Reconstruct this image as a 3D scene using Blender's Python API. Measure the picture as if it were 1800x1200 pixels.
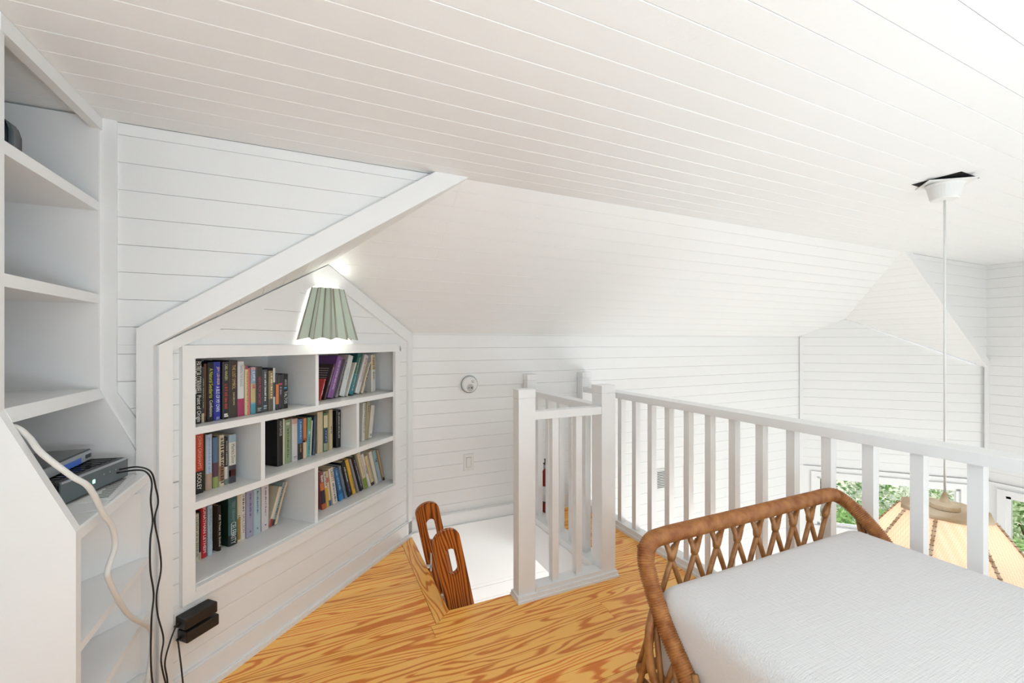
import bpy, bmesh, math, random
from mathutils import Vector, Matrix
random.seed(7)
for o in list(bpy.data.objects): bpy.data.objects.remove(o)
S = bpy.context.scene
C = S.collection
R2 = math.sqrt(.5)
# ------------------------------------------------------------------ camera, world, exposure
cam = bpy.data.cameras.new('camera'); cam.sensor_width = 36; cam.lens = 15.12; cam.clip_start = .02; cam.shift_y = 1 / 1800
co = bpy.data.objects.new('camera', cam); C.objects.link(co); co.location = (0, 0, 1.3)
co.rotation_euler = (math.radians(90), 0, math.radians(-24.65)); S.camera = co
W = bpy.data.worlds.new('overcast_sky'); S.world = W; W.use_nodes = True
W.node_tree.nodes['Background'].inputs[0].default_value = (.92, .97, 1.04, 1)
W.node_tree.nodes['Background'].inputs[1].default_value = .4
def area(name, loc, rot, sx, sy, power, col=(1, 1, 1)):
    l = bpy.data.lights.new(name, 'AREA'); l.shape = 'RECTANGLE'; l.size = sx; l.size_y = sy; l.energy = power; l.color = col
    o = bpy.data.objects.new(name, l); C.objects.link(o); o.location = loc; o.rotation_euler = [math.radians(a) for a in rot]; return o
# unseen fill light added low behind the camera to brighten ceiling and far wall
al = area('fill_low_rear', (3.9, -1.3, -2.1), (0, 0, 0), 3.6, 2.2, 110, (.93, .97, 1)); al.rotation_euler = Vector((-.62, .74, .26)).to_track_quat('-Z', 'Y').to_euler()
# added upward fill behind the camera, standing in for an unseen loft window
al = area('fill_loft_rear', (.45, -1.45, .80), (0, 0, 0), 2.2, 1.0, 42, (.82, .935, 1)); al.rotation_euler = Vector((-.1, .2, .95)).to_track_quat('-Z', 'Y').to_euler()
sl_ = bpy.data.lights.new('sun', 'SUN'); sl_.energy = 3.2; sl_.angle = .05; so_ = bpy.data.objects.new('sun', sl_); C.objects.link(so_); so_.rotation_euler = Vector((-.35, -.62, -.8)).to_track_quat('-Z', 'Y').to_euler()
hl = bpy.data.lights.new('fill_stairwell', 'POINT'); hl.energy = 7; hl.shadow_soft_size = .15; hl.color = (1, .97, .93); ho = bpy.data.objects.new('fill_stairwell', hl); C.objects.link(ho); ho.location = (1.15, 2.35, -1.3)  # added point fill beneath the floor opening, brightening stairwell and far wall
S.view_settings.view_transform = 'Standard'; S.view_settings.look = 'None'; S.view_settings.gamma = 1
S.view_settings.use_curve_mapping = False; S.view_settings.exposure = 0.84

# ------------------------------------------------------------------ materials
def mat(name, col, rough=.5, metal=0, spec=.5, bump=None, emit=None, trans=0, sheen=0):
    m = bpy.data.materials.new(name); m.use_nodes = True; nt = m.node_tree; b = nt.nodes['Principled BSDF']
    b.inputs['Base Color'].default_value = (*col, 1); b.inputs['Roughness'].default_value = rough
    b.inputs['Metallic'].default_value = metal; b.inputs['Specular IOR Level'].default_value = spec
    if emit: b.inputs['Emission Color'].default_value = (*emit[:3], 1); b.inputs['Emission Strength'].default_value = emit[3]
    if trans: b.inputs['Transmission Weight'].default_value = trans
    if bump:
        tc = nt.nodes.new('ShaderNodeTexCoord'); mp = nt.nodes.new('ShaderNodeMapping'); mp.inputs['Scale'].default_value = bump[0]
        n = nt.nodes.new('ShaderNodeTexNoise'); n.inputs['Scale'].default_value = bump[1]; n.inputs['Detail'].default_value = 4
        bp = nt.nodes.new('ShaderNodeBump'); bp.inputs['Strength'].default_value = bump[2]; bp.inputs['Distance'].default_value = .01
        nt.links.new(tc.outputs['Object'], mp.inputs[0]); nt.links.new(mp.outputs[0], n.inputs[0])
        nt.links.new(n.outputs['Fac'], bp.inputs['Height']); nt.links.new(bp.outputs[0], b.inputs['Normal'])
    return m
def srgb(r, g, b): return tuple(((c / 255) / 12.92 if c / 255 < .04045 else ((c / 255 + .055) / 1.055) ** 2.4) for c in (r, g, b))
def hexc(h): return srgb(int(h[0:2], 16), int(h[2:4], 16), int(h[4:6], 16))
WHITE = mat('white_paint', (.905, .907, .90), .42, bump=((3, 3, 3), 30, .06))
TRIMW = mat('white_gloss_paint', (.905, .905, .90), .33, bump=((2, 2, 9), 14, .04))
PLAST = mat('white_plastic', (.84, .84, .82), .35)
BLACKP = mat('black_plastic', (.012, .012, .013), .35)
BLACKG = mat('black_gloss', (.01, .01, .012), .15)
GREYP = mat('slate_plastic', srgb(92, 103, 107), .35)
SILV = mat('silver_plastic', srgb(176, 182, 188), .3, metal=.4)
DARK = mat('painted_dark', (.004, .004, .004), 1)  # black stands in for unlit depth behind openings
PAGES = mat('book_pages', srgb(226, 212, 184), .9, bump=((600, 1, 1), 3, .2))
PAPER = mat('white_paper', (.86, .86, .85), .8)
def wood(name, light, dark, scale=24, rough=.35, axis='X', spread=.10, dirn=(1, 1, 1), ramp=(.25, .8)):
    m = mat(name, light, rough); nt = m.node_tree; b = nt.nodes['Principled BSDF']; L = nt.links.new; N = nt.nodes.new
    tc = N('ShaderNodeTexCoord'); oi = N('ShaderNodeObjectInfo'); mp = N('ShaderNodeMapping')
    if axis == 'Z': mp.inputs['Rotation'].default_value = (0, math.radians(90), 0)
    if axis == 'Y': mp.inputs['Rotation'].default_value = (0, 0, math.radians(90))
    L(tc.outputs['Object'], mp.inputs[0])
    wn = N('ShaderNodeTexWhiteNoise'); wn.noise_dimensions = '1D'; L(oi.outputs['Random'], wn.inputs['W'])
    sc = N('ShaderNodeVectorMath'); sc.operation = 'MULTIPLY_ADD'
    L(wn.outputs['Color'], sc.inputs[0]); sc.inputs[1].default_value = (9, 9, 9); L(mp.outputs[0], sc.inputs[2])      # shifted position for noise
    st = N('ShaderNodeVectorMath'); st.operation = 'MULTIPLY'; L(sc.outputs[0], st.inputs[0]); st.inputs[1].default_value = (1.1, 8, 8)
    nz = N('ShaderNodeTexNoise'); nz.inputs['Scale'].default_value = 1.0; nz.inputs['Detail'].default_value = 2.5; nz.inputs['Roughness'].default_value = .45
    L(st.outputs[0], nz.inputs[0])
    sub = N('ShaderNodeMath'); sub.operation = 'MULTIPLY_ADD'; L(nz.outputs['Fac'], sub.inputs[0]); sub.inputs[1].default_value = spread * 2; sub.inputs[2].default_value = -spread
    sp = N('ShaderNodeSeparateXYZ'); L(mp.outputs[0], sp.inputs[0])
    # growth-ring distance: y across, plus a wandering pith depth
    yy = N('ShaderNodeMath'); yy.operation = 'MULTIPLY'; L(sp.outputs['Y'], yy.inputs[0]); yy.inputs[1].default_value = .4
    ad = N('ShaderNodeMath'); ad.operation = 'ADD'; L(yy.outputs[0], ad.inputs[0]); L(sub.outputs[0], ad.inputs[1])
    ad2 = N('ShaderNodeMath'); ad2.operation = 'ADD'; L(ad.outputs[0], ad2.inputs[0]); L(sp.outputs['Z'], ad2.inputs[1])
    ml = N('ShaderNodeMath'); ml.operation = 'MULTIPLY_ADD'; L(ad2.outputs[0], ml.inputs[0]); ml.inputs[1].default_value = scale * 6.283; L(wn.outputs['Value'], ml.inputs[2])
    sn = N('ShaderNodeMath'); sn.operation = 'SINE'; L(ml.outputs[0], sn.inputs[0])
    nm = N('ShaderNodeMath'); nm.operation = 'MULTIPLY_ADD'; L(sn.outputs[0], nm.inputs[0]); nm.inputs[1].default_value = .5; nm.inputs[2].default_value = .4
    # fine fibres
    st2 = N('ShaderNodeVectorMath'); st2.operation = 'MULTIPLY'; L(sc.outputs[0], st2.inputs[0]); st2.inputs[1].default_value = (6, 260, 260)
    n2 = N('ShaderNodeTexNoise'); n2.inputs['Scale'].default_value = 1; n2.inputs['Detail'].default_value = 2; L(st2.outputs[0], n2.inputs[0])
    ma = N('ShaderNodeMath'); ma.operation = 'MULTIPLY_ADD'; L(n2.outputs['Fac'], ma.inputs[0]); ma.inputs[1].default_value = .35; L(nm.outputs[0], ma.inputs[2])
    cr = N('ShaderNodeValToRGB'); cr.color_ramp.elements[0].position = ramp[0]; cr.color_ramp.elements[0].color = (*light, 1)
    cr.color_ramp.elements[1].position = ramp[1] + .3; cr.color_ramp.elements[1].color = (*dark, 1)
    L(ma.outputs[0], cr.inputs[0])
    hv = N('ShaderNodeHueSaturation'); L(cr.outputs[0], hv.inputs['Color'])
    vv = N('ShaderNodeMath'); vv.operation = 'MULTIPLY_ADD'; L(oi.outputs['Random'], vv.inputs[0]); vv.inputs[1].default_value = .2; vv.inputs[2].default_value = .98
    L(vv.outputs[0], hv.inputs['Value']); L(hv.outputs[0], b.inputs['Base Color'])
    return m
PINE = wood('heart_pine', srgb(255, 194, 102), srgb(220, 126, 46), 84, .33, 'X', .07, ramp=(.58, .95))
PINEY = wood('heart_pine_border', srgb(255, 194, 102), srgb(220, 126, 46), 84, .33, 'Y', .07, ramp=(.58, .95))
LADW = wood('ladder_pine', srgb(196, 112, 44), srgb(112, 50, 16), 60, .3, 'Z', .07, ramp=(.35, .85))
def rattan(name, c1, c2):
    m = mat(name, c1, .38); nt = m.node_tree; b = nt.nodes['Principled BSDF']
    n = nt.nodes.new('ShaderNodeTexNoise'); n.inputs['Scale'].default_value = 34; n.inputs['Detail'].default_value = 5
    tc = nt.nodes.new('ShaderNodeTexCoord'); nt.links.new(tc.outputs['Object'], n.inputs[0])
    cr = nt.nodes.new('ShaderNodeValToRGB'); cr.color_ramp.elements[0].position = .3; cr.color_ramp.elements[1].position = .72
    cr.color_ramp.elements[0].color = (*c2, 1); cr.color_ramp.elements[1].color = (*c1, 1)
    nt.links.new(n.outputs['Fac'], cr.inputs[0]); nt.links.new(cr.outputs[0], b.inputs['Base Color']); return m
RATT = rattan('rattan_wrap', srgb(190, 130, 72), srgb(140, 78, 34))
CANE = rattan('rattan_cane', srgb(184, 132, 78), srgb(140, 84, 38))
def fabric():
    m = mat('white_crinkle_cotton', (.80, .79, .79), .85, spec=.2); nt = m.node_tree; b = nt.nodes['Principled BSDF']; L = nt.links.new; N = nt.nodes.new
    tc = N('ShaderNodeTexCoord')
    def layer(scale, sc, det):
        mp = N('ShaderNodeMapping'); mp.inputs['Scale'].default_value = scale; L(tc.outputs['Object'], mp.inputs[0])
        n = N('ShaderNodeTexNoise'); n.inputs['Scale'].default_value = sc; n.inputs['Detail'].default_value = det; L(mp.outputs[0], n.inputs[0]); return n
    a = layer((1, 14, 14), 22, 3); c = layer((9, 1, 1), 22, 2); s = N('ShaderNodeMath'); s.operation = 'ADD'
    L(a.outputs['Fac'], s.inputs[0]); L(c.outputs['Fac'], s.inputs[1])
    bp = N('ShaderNodeBump'); bp.inputs['Strength'].default_value = .5; bp.inputs['Distance'].default_value = .004
    L(s.outputs[0], bp.inputs['Height']); L(bp.outputs[0], b.inputs['Normal']); return m
COTTON = fabric()

# ------------------------------------------------------------------ helpers
class MB:
    def __init__(s): s.v = []; s.f = []
    def add(s, vs, fs):
        b = len(s.v); s.v += [tuple(p) for p in vs]; s.f += [tuple(i + b for i in f) for f in fs]; return s
    def box(s, x0, x1, y0, y1, z0, z1, bev=0):
        if not bev:
            return s.add([(x0, y0, z0), (x1, y0, z0), (x1, y1, z0), (x0, y1, z0), (x0, y0, z1), (x1, y0, z1), (x1, y1, z1), (x0, y1, z1)],
                         [(0, 3, 2, 1), (4, 5, 6, 7), (0, 1, 5, 4), (1, 2, 6, 5), (2, 3, 7, 6), (3, 0, 4, 7)])
        bm = bmesh.new(); bmesh.ops.create_cube(bm, size=1)
        for v in bm.verts: v.co = Vector(((x0 + x1) / 2 + v.co.x * (x1 - x0), (y0 + y1) / 2 + v.co.y * (y1 - y0), (z0 + z1) / 2 + v.co.z * (z1 - z0)))
        bmesh.ops.bevel(bm, geom=bm.edges[:], offset=bev, segments=2, affect='EDGES', profile=.6)
        bm.verts.index_update(); s.add([v.co[:] for v in bm.verts], [[v.index for v in f.verts] for f in bm.faces]); bm.free(); return s
    def prism(s, pts, axis, a0, a1):      # polygon pts (2D) extruded along axis
        def p(q, a): return {'x': (a, q[0], q[1]), 'y': (q[0], a, q[1]), 'z': (q[0], q[1], a)}[axis]
        n = len(pts); return s.add([p(q, a0) for q in pts] + [p(q, a1) for q in pts],
            [tuple(range(n))[::-1], tuple(range(n, 2 * n))] + [(i, (i + 1) % n, n + (i + 1) % n, n + i) for i in range(n)])
    def tube(s, path, r, seg=10, caps=True):
        path = [Vector(p) for p in path]; rs = r if isinstance(r, (list, tuple)) else [r] * len(path)
        up = None; rings = []; b = len(s.v)
        for i, p in enumerate(path):
            t = (path[min(i + 1, len(path) - 1)] - path[max(i - 1, 0)]).normalized()
            if up is None: up = t.orthogonal().normalized()
            up = (up - t * up.dot(t)).normalized(); sd = t.cross(up)
            for k in range(seg):
                a = 2 * math.pi * k / seg; s.v.append(tuple(p + (up * math.cos(a) + sd * math.sin(a)) * rs[i]))
        for i in range(len(path) - 1):
            for k in range(seg):
                k2 = (k + 1) % seg; s.f.append((b + i * seg + k, b + i * seg + k2, b + (i + 1) * seg + k2, b + (i + 1) * seg + k))
        if caps:
            s.f.append(tuple(b + k for k in range(seg))[::-1]); e = b + (len(path) - 1) * seg; s.f.append(tuple(e + k for k in range(seg)))
        return s
    def lathe(s, prof, seg=32, cx=0, cy=0):
        b = len(s.v)
        for r, z in prof:
            for k in range(seg):
                a = 2 * math.pi * k / seg; s.v.append((cx + r * math.cos(a), cy + r * math.sin(a), z))
        for i in range(len(prof) - 1):
            for k in range(seg):
                k2 = (k + 1) % seg; s.f.append((b + i * seg + k, b + i * seg + k2, b + (i + 1) * seg + k2, b + (i + 1) * seg + k))
        s.f.append(tuple(b + k for k in range(seg))[::-1]); e = b + (len(prof) - 1) * seg; s.f.append(tuple(e + k for k in range(seg)))
        return s
    def build(s, name, m, parent=None, smooth=False):
        me = bpy.data.meshes.new(name); me.from_pydata(s.v, [], s.f)
        bm = bmesh.new(); bm.from_mesh(me); bmesh.ops.recalc_face_normals(bm, faces=bm.faces[:]); bm.to_mesh(me); bm.free()
        if m: me.materials.append(m)
        if smooth:
            me.polygons.foreach_set('use_smooth', [True] * len(me.polygons))
        o = bpy.data.objects.new(name, me); C.objects.link(o); o.parent = parent; return o
def box(name, m, parent, x0, x1, y0, y1, z0, z1, bev=0): return MB().box(x0, x1, y0, y1, z0, z1, bev).build(name, m, parent)
def tag(o, label, cat, group=None):
    o['label'] = label; o['category'] = cat
    if group: o['group'] = group
    return o
def thing(name, label, cat, loc=(0, 0, 0), rot=(0, 0, 0), group=None):
    o = bpy.data.objects.new(name, None); C.objects.link(o); o.location = loc; o.rotation_euler = rot; o.empty_display_size = .1
    return tag(o, label, cat, group)
def struct(o, label=None):
    o['kind'] = 'structure'
    if label: o['label'] = label
    return o
def copy_tree(o, parent=None):
    c = o.copy(); C.objects.link(c); c.parent = parent
    for ch in list(o.children): copy_tree(ch, c)
    return c
def smooth_path(pts, n=8):
    P = [Vector(p) for p in pts]; out = []
    for i in range(len(P) - 1):
        a = P[max(i - 1, 0)]; b = P[i]; c = P[i + 1]; d = P[min(i + 2, len(P) - 1)]
        for k in range(n):
            t = k / n; out.append(.5 * ((2 * b) + (c - a) * t + (2 * a - 5 * b + 4 * c - d) * t * t + (3 * b - a - 3 * c + d) * t ** 3))
    return out + [P[-1]]
def clip(poly, ax, lo, hi):
    for sgn, lim in ((1, lo), (-1, -hi)):
        out = []
        for i in range(len(poly)):
            a, b = poly[i], poly[(i + 1) % len(poly)]; da, db = sgn * a[ax] - lim, sgn * b[ax] - lim
            if da >= 0: out.append(a)
            if (da > 0 > db) or (da < 0 < db):
                t = da / (da - db); out.append((a[0] + (b[0] - a[0]) * t, a[1] + (b[1] - a[1]) * t))
        poly = out
        if len(poly) < 3: return []
    return poly
def boards(parent, m, org, u, v, poly, pitch, phase, gap=.0009, thick=.012, ch=.0013, name='board', cuts=None, minw=.012):
    """planks along u laid side by side in v over a convex polygon; the face looks along u x v"""
    org, u, v = Vector(org), Vector(u).normalized(), Vector(v).normalized(); n = u.cross(v)
    lo = min(p[1] for p in poly); hi = max(p[1] for p in poly); k = math.floor((lo - phase) / pitch)
    while phase + k * pitch < hi:
        a = phase + k * pitch; k += 1; strip = clip(poly, 1, a + gap / 2, a + pitch - gap / 2)
        if not strip: continue
        us = [p[0] for p in strip]; segs = [(min(us) - 1, max(us) + 1)]
        if cuts: segs = cuts(k, min(us), max(us))
        for s0, s1 in segs:
            q = clip(strip, 0, s0, s1)
            if len(q) < 3: continue
            vs = [p[1] for p in q]; vc = (min(vs) + max(vs)) / 2; w = max(vs) - min(vs)
            if w < minw: continue
            f = 1 - 2 * ch / w if w > 4 * ch else .6; N = len(q)
            P = lambda p, z, s=1: org + u * p[0] + v * (vc + (p[1] - vc) * s) + n * z
            V = [P(p, -thick) for p in q] + [P(p, -ch) for p in q] + [P(p, 0, f) for p in q]
            F = [tuple(range(N))[::-1], tuple(range(2 * N, 3 * N))] + [(i, (i + 1) % N, N + (i + 1) % N, N + i) for i in range(N)] + [(N + i, N + (i + 1) % N, 2 * N + (i + 1) % N, 2 * N + i) for i in range(N)]
            MB().add(V, F).build(name, m, parent)
def slab(name, m, parent, org, u, v, poly, z0, z1):
    org, u, v = Vector(org), Vector(u).normalized(), Vector(v).normalized(); n = u.cross(v); N = len(poly)
    V = [org + u * p[0] + v * p[1] + n * z0 for p in poly] + [org + u * p[0] + v * p[1] + n * z1 for p in poly]
    return MB().add(V, [tuple(range(N))[::-1], tuple(range(N, 2 * N))] + [(i, (i + 1) % N, N + (i + 1) % N, N + i) for i in range(N)]).build(name, m, parent)
X_, Y_, Z_ = Vector((1, 0, 0)), Vector((0, 1, 0)), Vector((0, 0, 1))

# ------------------------------------------------------------------ key dimensions
YW, YA, ZC, ZE = 1.844, 2.925, 2.03, 1.361      # near wall plane, far wall plane, flat ceiling, eave height
SL = (ZC - ZE) / (YA - YW)
XR = 5.83                                         # far right wall
ZB = -2.55                                        # lower floor
PIT, PH = .0913, 1.351
CR = (.588, YA); CL = (-.493, YW)                # ends of the angled bookcase wall
APX = Vector((.053, 2.39, ZE + SL * (YA - 2.39)))
EL = Vector((.62, YW, ZC)); LL = Vector((-.493, YW, 1.29))
ER = Vector((4.31, YW, ZC)); LR = Vector((5.80, YW, 1.065)); APR = Vector((5.044, 2.634, ZE + SL * (YA - 2.634)))

# ------------------------------------------------------------------ floor
fl = struct(MB().box(-.9, 1.95, -1.6, 2.02, -.26, -.02).box(-.9, .585, 2.02, 2.93, -.26, -.02).box(1.455, 1.95, 2.02, 2.93, -.26, -.02).build('floor', WHITE), 'orange pine plank floor of the loft')
def cuts(k, a, b):
    r = random.Random(k * 13 + 5); xs = [a - 1]; x = a + r.uniform(.25, 1.6)
    while x < b - .2: xs.append(x); x += r.uniform(1.0, 2.1)
    xs.append(b + 1); return [(xs[i] + .0006, xs[i + 1] - .0006) for i in range(len(xs) - 1)]
kw = dict(pitch=.083, gap=.0012, thick=.02, ch=.0008, name='plank')
boards(fl, PINE, (0, 0, 0), X_, Y_, [(-.75, -1.6), (1.95, -1.6), (1.95, 1.944), (-.38, 1.944), (-.75, 1.57)], phase=1.944 - .083 * 60, cuts=cuts, **kw)
boards(fl, PINE, (0, 0, 0), X_, Y_, [(-.38, 1.946), (.509, 1.946), (.509, 2.835)], phase=1.946, **kw)
boards(fl, PINE, (0, 0, 0), X_, Y_, [(1.53, 2.02), (1.95, 2.02), (1.95, 2.92), (1.53, 2.92)], phase=2.02, **kw)
slab('border_plank', PINEY, fl, (0, 0, 0), X_, Y_, [(.511, 1.946), (.59, 2.02), (.59, 2.9), (.511, 2.845)], -.02, .0005)
slab('border_plank', PINE, fl, (0, 0, 0), X_, Y_, [(.512, 1.945), (1.95, 1.945), (1.95, 2.02), (.592, 2.02)], -.02, .0005)
box('fascia', TRIMW, fl, 1.95, 1.97, -1.6, 2.925, -.28, -.005)
fl2 = struct(box('floor_lower', mat('lower_floor', srgb(226, 214, 194), .5), None, -.9, 7.2, -2.6, 3.0, ZB - .1, ZB), 'floor of the room below')

# ------------------------------------------------------------------ far wall (knee wall running down past the loft edge)
wb = struct(box('wall_back', WHITE, None, .45, 4.9, YA + .012, YA + .05, ZB, ZE + .06), 'white horizontal board wall behind the stair opening')
o = (0, YA, 0)
zs = PH - PIT * 13
boards(wb, WHITE, o, X_, Z_, [(.56, zs), (4.76, zs), (4.76, ZE + .02), (.56, ZE + .02)], PIT, PH)
boards(wb, WHITE, o, X_, Z_, [(1.952, ZB), (4.76, ZB), (4.76, zs), (1.952, zs)], PIT, PH)
boards(wb, WHITE, o, X_, Z_, [(.56, .1), (1.95, .1), (1.95, zs), (.56, zs)], PIT, PH)
boards(wb, WHITE, o, X_, Z_, [(.56, ZB), (1.95, ZB), (1.95, -.45), (.56, -.45)], PIT, PH)
box('smooth_panel', WHITE, wb, .56, 1.95, YA, YA + .012, -.45, 0)
b = struct(MB().box(.56, 1.95, YA - .016, YA, 0, .1).box(.56, 1.95, YA - .011, YA, .1, .108).box(.56, 1.95, YA - .028, YA - .016, 0, .018).build('baseboard_back', TRIMW), 'white baseboard along the far wall')

# ------------------------------------------------------------------ flat ceiling and sloped ceiling
ce = struct(MB().box(-1.1, XR + .05, -1.6, YW, ZC + .008, ZC + .05).box(-1.1, XR + .05, YW, YW + .12, ZC + .005, ZC + .05).build('ceiling', WHITE), 'flat white board ceiling')
boards(ce, WHITE, (0, 0, ZC), X_, -Y_, [(-1.05, -YW), (XR, -YW), (XR, 1.6), (-1.05, 1.6)], .0937, -YW, ch=.0016)
u, v = X_, Vector((0, -1, SL)).normalized(); ln = math.hypot(YA - YW, ZC - ZE)
cs = struct(slab('ceiling_slope', WHITE, None, (0, YA, ZE), u, v, [(.3, -.02), (5.2, -.02), (5.2, ln), (.0, ln)], -.05, -.012), 'sloped white board ceiling over the far wall')
# sloped boards are clipped along the two hips
dl = (YA - APX.y) / (YA - YW) * ln; dr = (YA - APR.y) / (YA - YW) * ln
lx = lambda w: CR[0] - .03 + (APX.x - CR[0]) * w / dl if w < dl else APX.x - .03 + (EL.x - APX.x) * (w - dl) / (ln - dl)
boards(cs, WHITE, (0, YA, ZE), u, v, [(CR[0] - .03, 0), (4.78, 0), (APR.x + .03, dr), (4.33, ln), (.60, ln), (.60, dl * .02)], PIT + .001, 0)
boards(cs, WHITE, (0, YA, ZE), u, v, [(.5995, .0), (.5995, ln), (APX.x - .02, dl)], PIT + .001, 0)

# ------------------------------------------------------------------ near-left wall and its raking trim
wl = struct(slab('wall_left', WHITE, None, (0, YW, 0), X_, Z_, [(-1.05, 0), (-.50, 0), (-.50, 1.29), (.61, ZC), (-1.05, ZC)], -.05, -.012), 'white board wall between the shelf tower and the raking beam')
boards(wl, WHITE, (0, YW, 0), X_, Z_, [(-.65, 1.29), (-.5, 1.29), (.60, ZC), (-.65, ZC)], PIT, PH)
boards(wl, WHITE, (0, YW, 0), X_, Z_, [(-.65, .8), (-.5, .8), (-.5, 1.29), (-.65, 1.29)], PIT, PH)
struct(slab('trim_1', TRIMW, None, (0, YW, 0), X_, Z_, [(-.492, 0), (-.492, 1.288), (EL.x, ZC), (.47, ZC), (-.537, 1.345), (-.537, 0)], 0, .032), 'white raking beam and post framing the bookcase nook')
struct(slab('trim_2', TRIMW, None, (0, YW, 0), X_, Z_, [(-.648, ZC), (-.648, 1.13), (-.538, .93), (-.538, 1.035), (-.594, 1.135), (-.594, ZC)][::-1], 0, .012), 'white scribe board beside the shelf tower')
# nook soffit left
def tri_soffit(name, L, E, A, label):
    nn = (E - L).cross(A - L).normalized()
    if nn.z > 0: nn = -nn
    u = Z_.cross(nn).normalized(); v = nn.cross(u)
    pts = [((p - L).dot(u), (p - L).dot(v)) for p in (L, E, A)]
    if (pts[1][0] - pts[0][0]) * (pts[2][1] - pts[0][1]) - (pts[1][1] - pts[0][1]) * (pts[2][0] - pts[0][0]) < 0: pts = pts[::-1]
    s = struct(slab(name, WHITE, None, L, u, v, pts, -.03, -.012), label); boards(s, WHITE, L, u, v, pts, PIT, .02, minw=.004); return s
tri_soffit('ceiling_nook_left', LL, EL, APX, 'small sloped soffit over the bookcase nook')
tri_soffit('ceiling_nook_right', LR, ER, APR, 'small sloped soffit over the far window nook')

# ------------------------------------------------------------------ angled bookcase wall: local x along it, y into it
BW = Matrix.Translation((CL[0], CL[1], 0)) @ Matrix.Rotation(math.radians(45), 4, 'Z')
LEN = (CR[0] - CL[0]) / R2
tA = (APX.x - CL[0]) / R2
wc = struct(MB().box(-.36, LEN, .34, .36, 0, 1.7).build('wall_back_left', WHITE), 'angled white board wall holding the built-in bookcase'); wc.matrix_world = BW
def bwboards(poly): boards(wc, WHITE, (0, 0, 0), X_, Z_, poly, PIT, PH)
bwboards([(.0, 0), (.075, 0), (.075, .80), (.0, .80)]); MB().box(-.36, 0, 0, .012, .1, .80).build('smooth_panel', WHITE, wc)
bwboards([(0, .80), (.075, .80), (.075, 1.29), (0, 1.29)])
bwboards([(1.376, 0), (LEN, 0), (LEN, 1.29), (1.376, 1.29)])
bwboards([(.075, 0), (1.376, 0), (1.376, .357), (.075, .357)])
bwboards([(0, 1.287), (LEN, 1.287), (LEN, ZE), (tA, APX.z), (0, 1.29)])
MB().box(-.36, .0, .012, .02, 0, .80).box(0, .09, .012, .02, 0, 1.28).box(1.37, LEN, .012, .02, 0, 1.36).box(.09, 1.37, .012, .02, 0, .36).box(.09, 1.37, .012, .02, 1.287, 1.36).build('backing', WHITE, wc)
def rot45(o): o.matrix_world = BW; return o
t3 = struct(rot45(MB().prism([(0, 0), (.044, 0), (.044, 1.27), (tA, APX.z - .075), (LEN - .045, ZE - .06), (LEN - .045, 0), (LEN, 0), (LEN, ZE), (tA, APX.z), (0, 1.29)], 'y', -.016, 0).build('trim_3', TRIMW)), 'white gable-shaped casing around the bookcase wall')
b = struct(rot45(MB().box(.0, LEN, -.016, 0, 0, .1).box(0, LEN, -.011, 0, .1, .108).box(0, LEN, -.03, -.016, 0, .018).box(0, LEN, -.025, -.016, .018, .023).build('baseboard_left', TRIMW)), 'white baseboard below the built-in bookcase')

# ------------------------------------------------------------------ wall to the left of the camera
struct(box('wall_left_front', WHITE, None, -.90, -.66, -1.6, 1.33, 0, ZC), 'white wall left of the shelf tower')

# ------------------------------------------------------------------ far right: angled window wall, near wall strip and side wall
wr = struct(slab('wall_right_upper', WHITE, None, (0, YW, 0), X_, Z_, [(XR, 1.05), (XR, ZC), (4.32, ZC)], -.05, -.012), 'white board wall above the far window nook')
boards(wr, WHITE, (0, YW, 0), X_, Z_, [(XR, 1.05), (XR, ZC), (4.33, ZC)], PIT, PH)
struct(slab('trim_4', TRIMW, None, (0, YW, 0), X_, Z_, [(5.79, ZB), (XR, ZB), (XR, 1.13), (4.43, ZC), (4.31, ZC), (5.79, 1.06)], 0, .02), 'white raking trim over the far window nook')
BR = Matrix.Translation((4.753, YA, 0)) @ Matrix.Rotation(math.radians(-45), 4, 'Z')
LR_ = (XR - 4.753) / R2; aR = (APR.x - 4.753) / R2
wd = struct(MB().box(0, .16, .0, .05, ZB, -.03).box(1.335, LR_, .0, .05, ZB, -.03).box(.16, 1.335, .0, .05, ZB, -.64).box(.16, 1.335, 0, .05, -.125, -.03).box(0, LR_, .012, .05, -.03, 1.05).build('wall_back_right', WHITE), 'angled white wall with the far picture window'); wd.matrix_world = BR
boards(wd, WHITE, (0, 0, 0), X_, Z_, [(0, -.025), (LR_, -.025), (LR_, 1.05), (aR, APR.z), (0, ZE)], PIT, PH)
slab('backing', WHITE, wd, (0, 0, 0), X_, Z_, [(0, 1.0), (LR_, 1.0), (LR_, 1.05), (aR, APR.z), (0, ZE)], -.03, -.012)
MB().box(0, LR_, -.02, 0, -.045, -.02).build('header_moulding', TRIMW, wd)
MB().box(0, .035, -.015, 0, -.02, ZE - .01).build('corner_casing', TRIMW, wd)
GLASS = mat('window_glass', (1, 1, 1), 0, spec=.3, trans=1)
GLASS.node_tree.nodes['Principled BSDF'].inputs['IOR'].default_value = 1.02
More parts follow.
